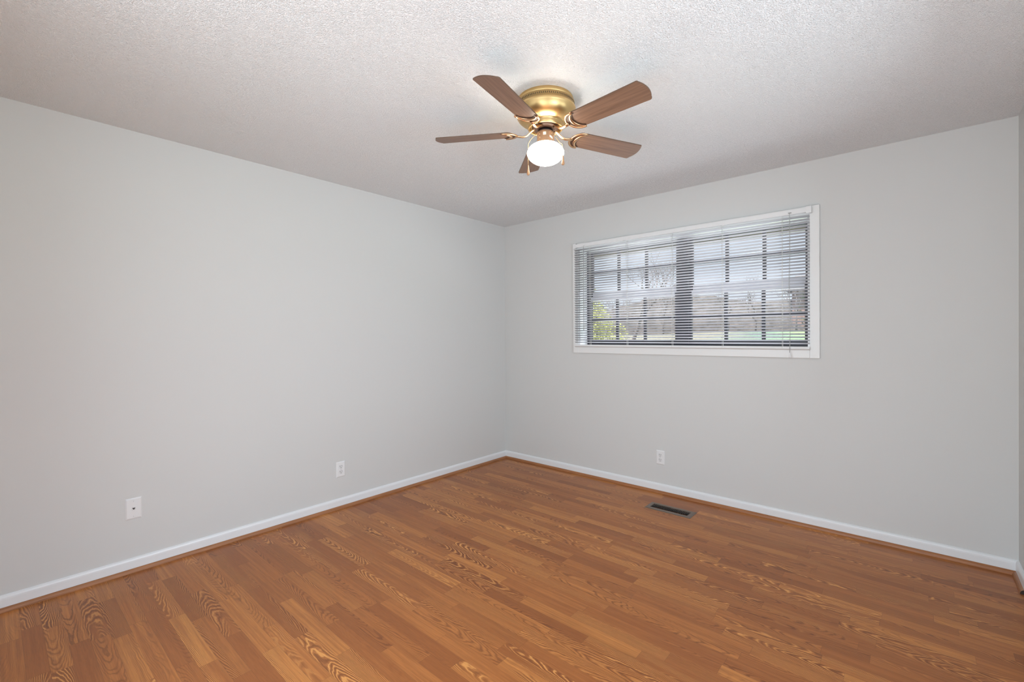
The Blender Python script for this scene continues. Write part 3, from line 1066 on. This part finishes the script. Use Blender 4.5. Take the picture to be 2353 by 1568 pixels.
def leafy_tree(name, x, y, h, r, m_, label, seed, n=900, size=0.09):
    rng = random.Random(seed)
    z0 = ground_z(x, y)
    e = empty(name, (x, y, z0))
    tag(e, label, 'tree')
    bm = bmesh.new()
    tube(bm, [(0, 0, -0.1), (0.03, 0.02, h * 0.4), (0.0, 0.05, h * 0.75)], [0.09, 0.07, 0.03], 8)
    obj('trunk', bm, 'bark', e)
    bm = bmesh.new()
    for _ in range(7):
        c = (rng.uniform(-.5, .5) * r, rng.uniform(-.5, .5) * r, h * rng.uniform(0.35, 0.8))
        leaf_cloud(bm, c, (r * 0.62, r * 0.62, h * 0.28), n // 7, size, rng)
    obj('crown', bm, m_, e, recalc=False)
    return e

def bare_tree(name, x, y, h, label, seed, depth=5, lean=0.0, group=None):
    rng = random.Random(seed)
    z0 = ground_z(x, y)
    e = empty(name, (x, y, z0))
    tag(e, label, 'tree', group)
    bt_ = bmesh.new()
    bw = bmesh.new()
    def grow(p, d, L, r, lv):
        mid = p + d * L * 0.5 + Vector((rng.uniform(-1, 1), rng.uniform(-1, 1), 0)) * L * 0.05
        q = p + d * L
        tube(bt_ if lv >= depth - 1 else bw, [p, mid, q], [r, r * 0.85, r * 0.68], 5 if lv > 1 else 3)
        if lv <= 0:
            return
        for _ in range(3 if lv > 1 else 4):
            nd = (d + Vector((rng.uniform(-1, 1), rng.uniform(-1, 1), rng.uniform(-0.25, 0.65))) * 0.72).normalized()
            s_ = p.lerp(q, rng.uniform(0.55, 1.0))
            grow(s_, nd, L * rng.uniform(0.55, 0.78), r * 0.55, lv - 1)
    grow(Vector((0, 0, -0.1)), Vector((lean, 0.05, 1)).normalized(), h * 0.36, h * 0.016, depth)
    obj('trunk', bt_, 'bark', e, recalc=False)
    obj('branches', bw, 'twig', e, recalc=False)
    return e

leafy_tree('leafy_tree', -3.1, 7.0, 2.55, 0.75, 'leaf', 'yellow-green leafy tree seen at the left end of the window', 4, n=5200, size=0.035)
leafy_tree('leafy_tree.001', 1.55, 10.4, 3.2, 0.5, 'leaf_dark', 'dark slender tree seen at the right end of the window', 9, n=1000, size=0.06)
bare_tree('bare_tree', -5.2, 13.0, 5.5, 'tall leaning bare tree reaching above the others, left half of the window', 11, 5, 0.35)
spots = [(-10.5, 22.0, 3.3), (-8.2, 23.5, 3.5), (-6.3, 22.2, 3.0), (-4.6, 23.8, 3.3), (-2.9, 22.6, 3.4), (-1.3, 24.0, 3.6), (0.6, 23.0, 3.2)]
for i, (x, y, hh) in enumerate(spots):
    bare_tree('bare_tree.%03d' % (i + 1), x, y, hh * 0.95,
              'low bare grey tree of the thicket beyond the lawn', 20 + i, 5, 0.0, 'bare trees beyond the lawn')

hs = empty('brick_house', (1.2, 27.0, ground_z(1.2, 27.0)))
tag(hs, 'red-brown brick house across the lawn, at the right of the window', 'house')
bm = bmesh.new()
box(bm, (-3.2, 0, -0.4), (6.0, 7.0, 2.3))
obj('wall', bm, 'brick', hs)
bm = bmesh.new()
v = [bm.verts.new(p) for p in ((-3.6, -0.5, 2.28), (6.4, -0.5, 2.28), (6.4, 7.5, 2.28), (-3.6, 7.5, 2.28), (-3.6, 3.5, 3.5), (6.4, 3.5, 3.5))]
for f in ((0, 1, 5, 4), (2, 3, 4, 5), (0, 4, 3), (1, 2, 5), (3, 2, 1, 0)):
    bm.faces.new([v[i] for i in f])
obj('roof', bm, 'shingle', hs)
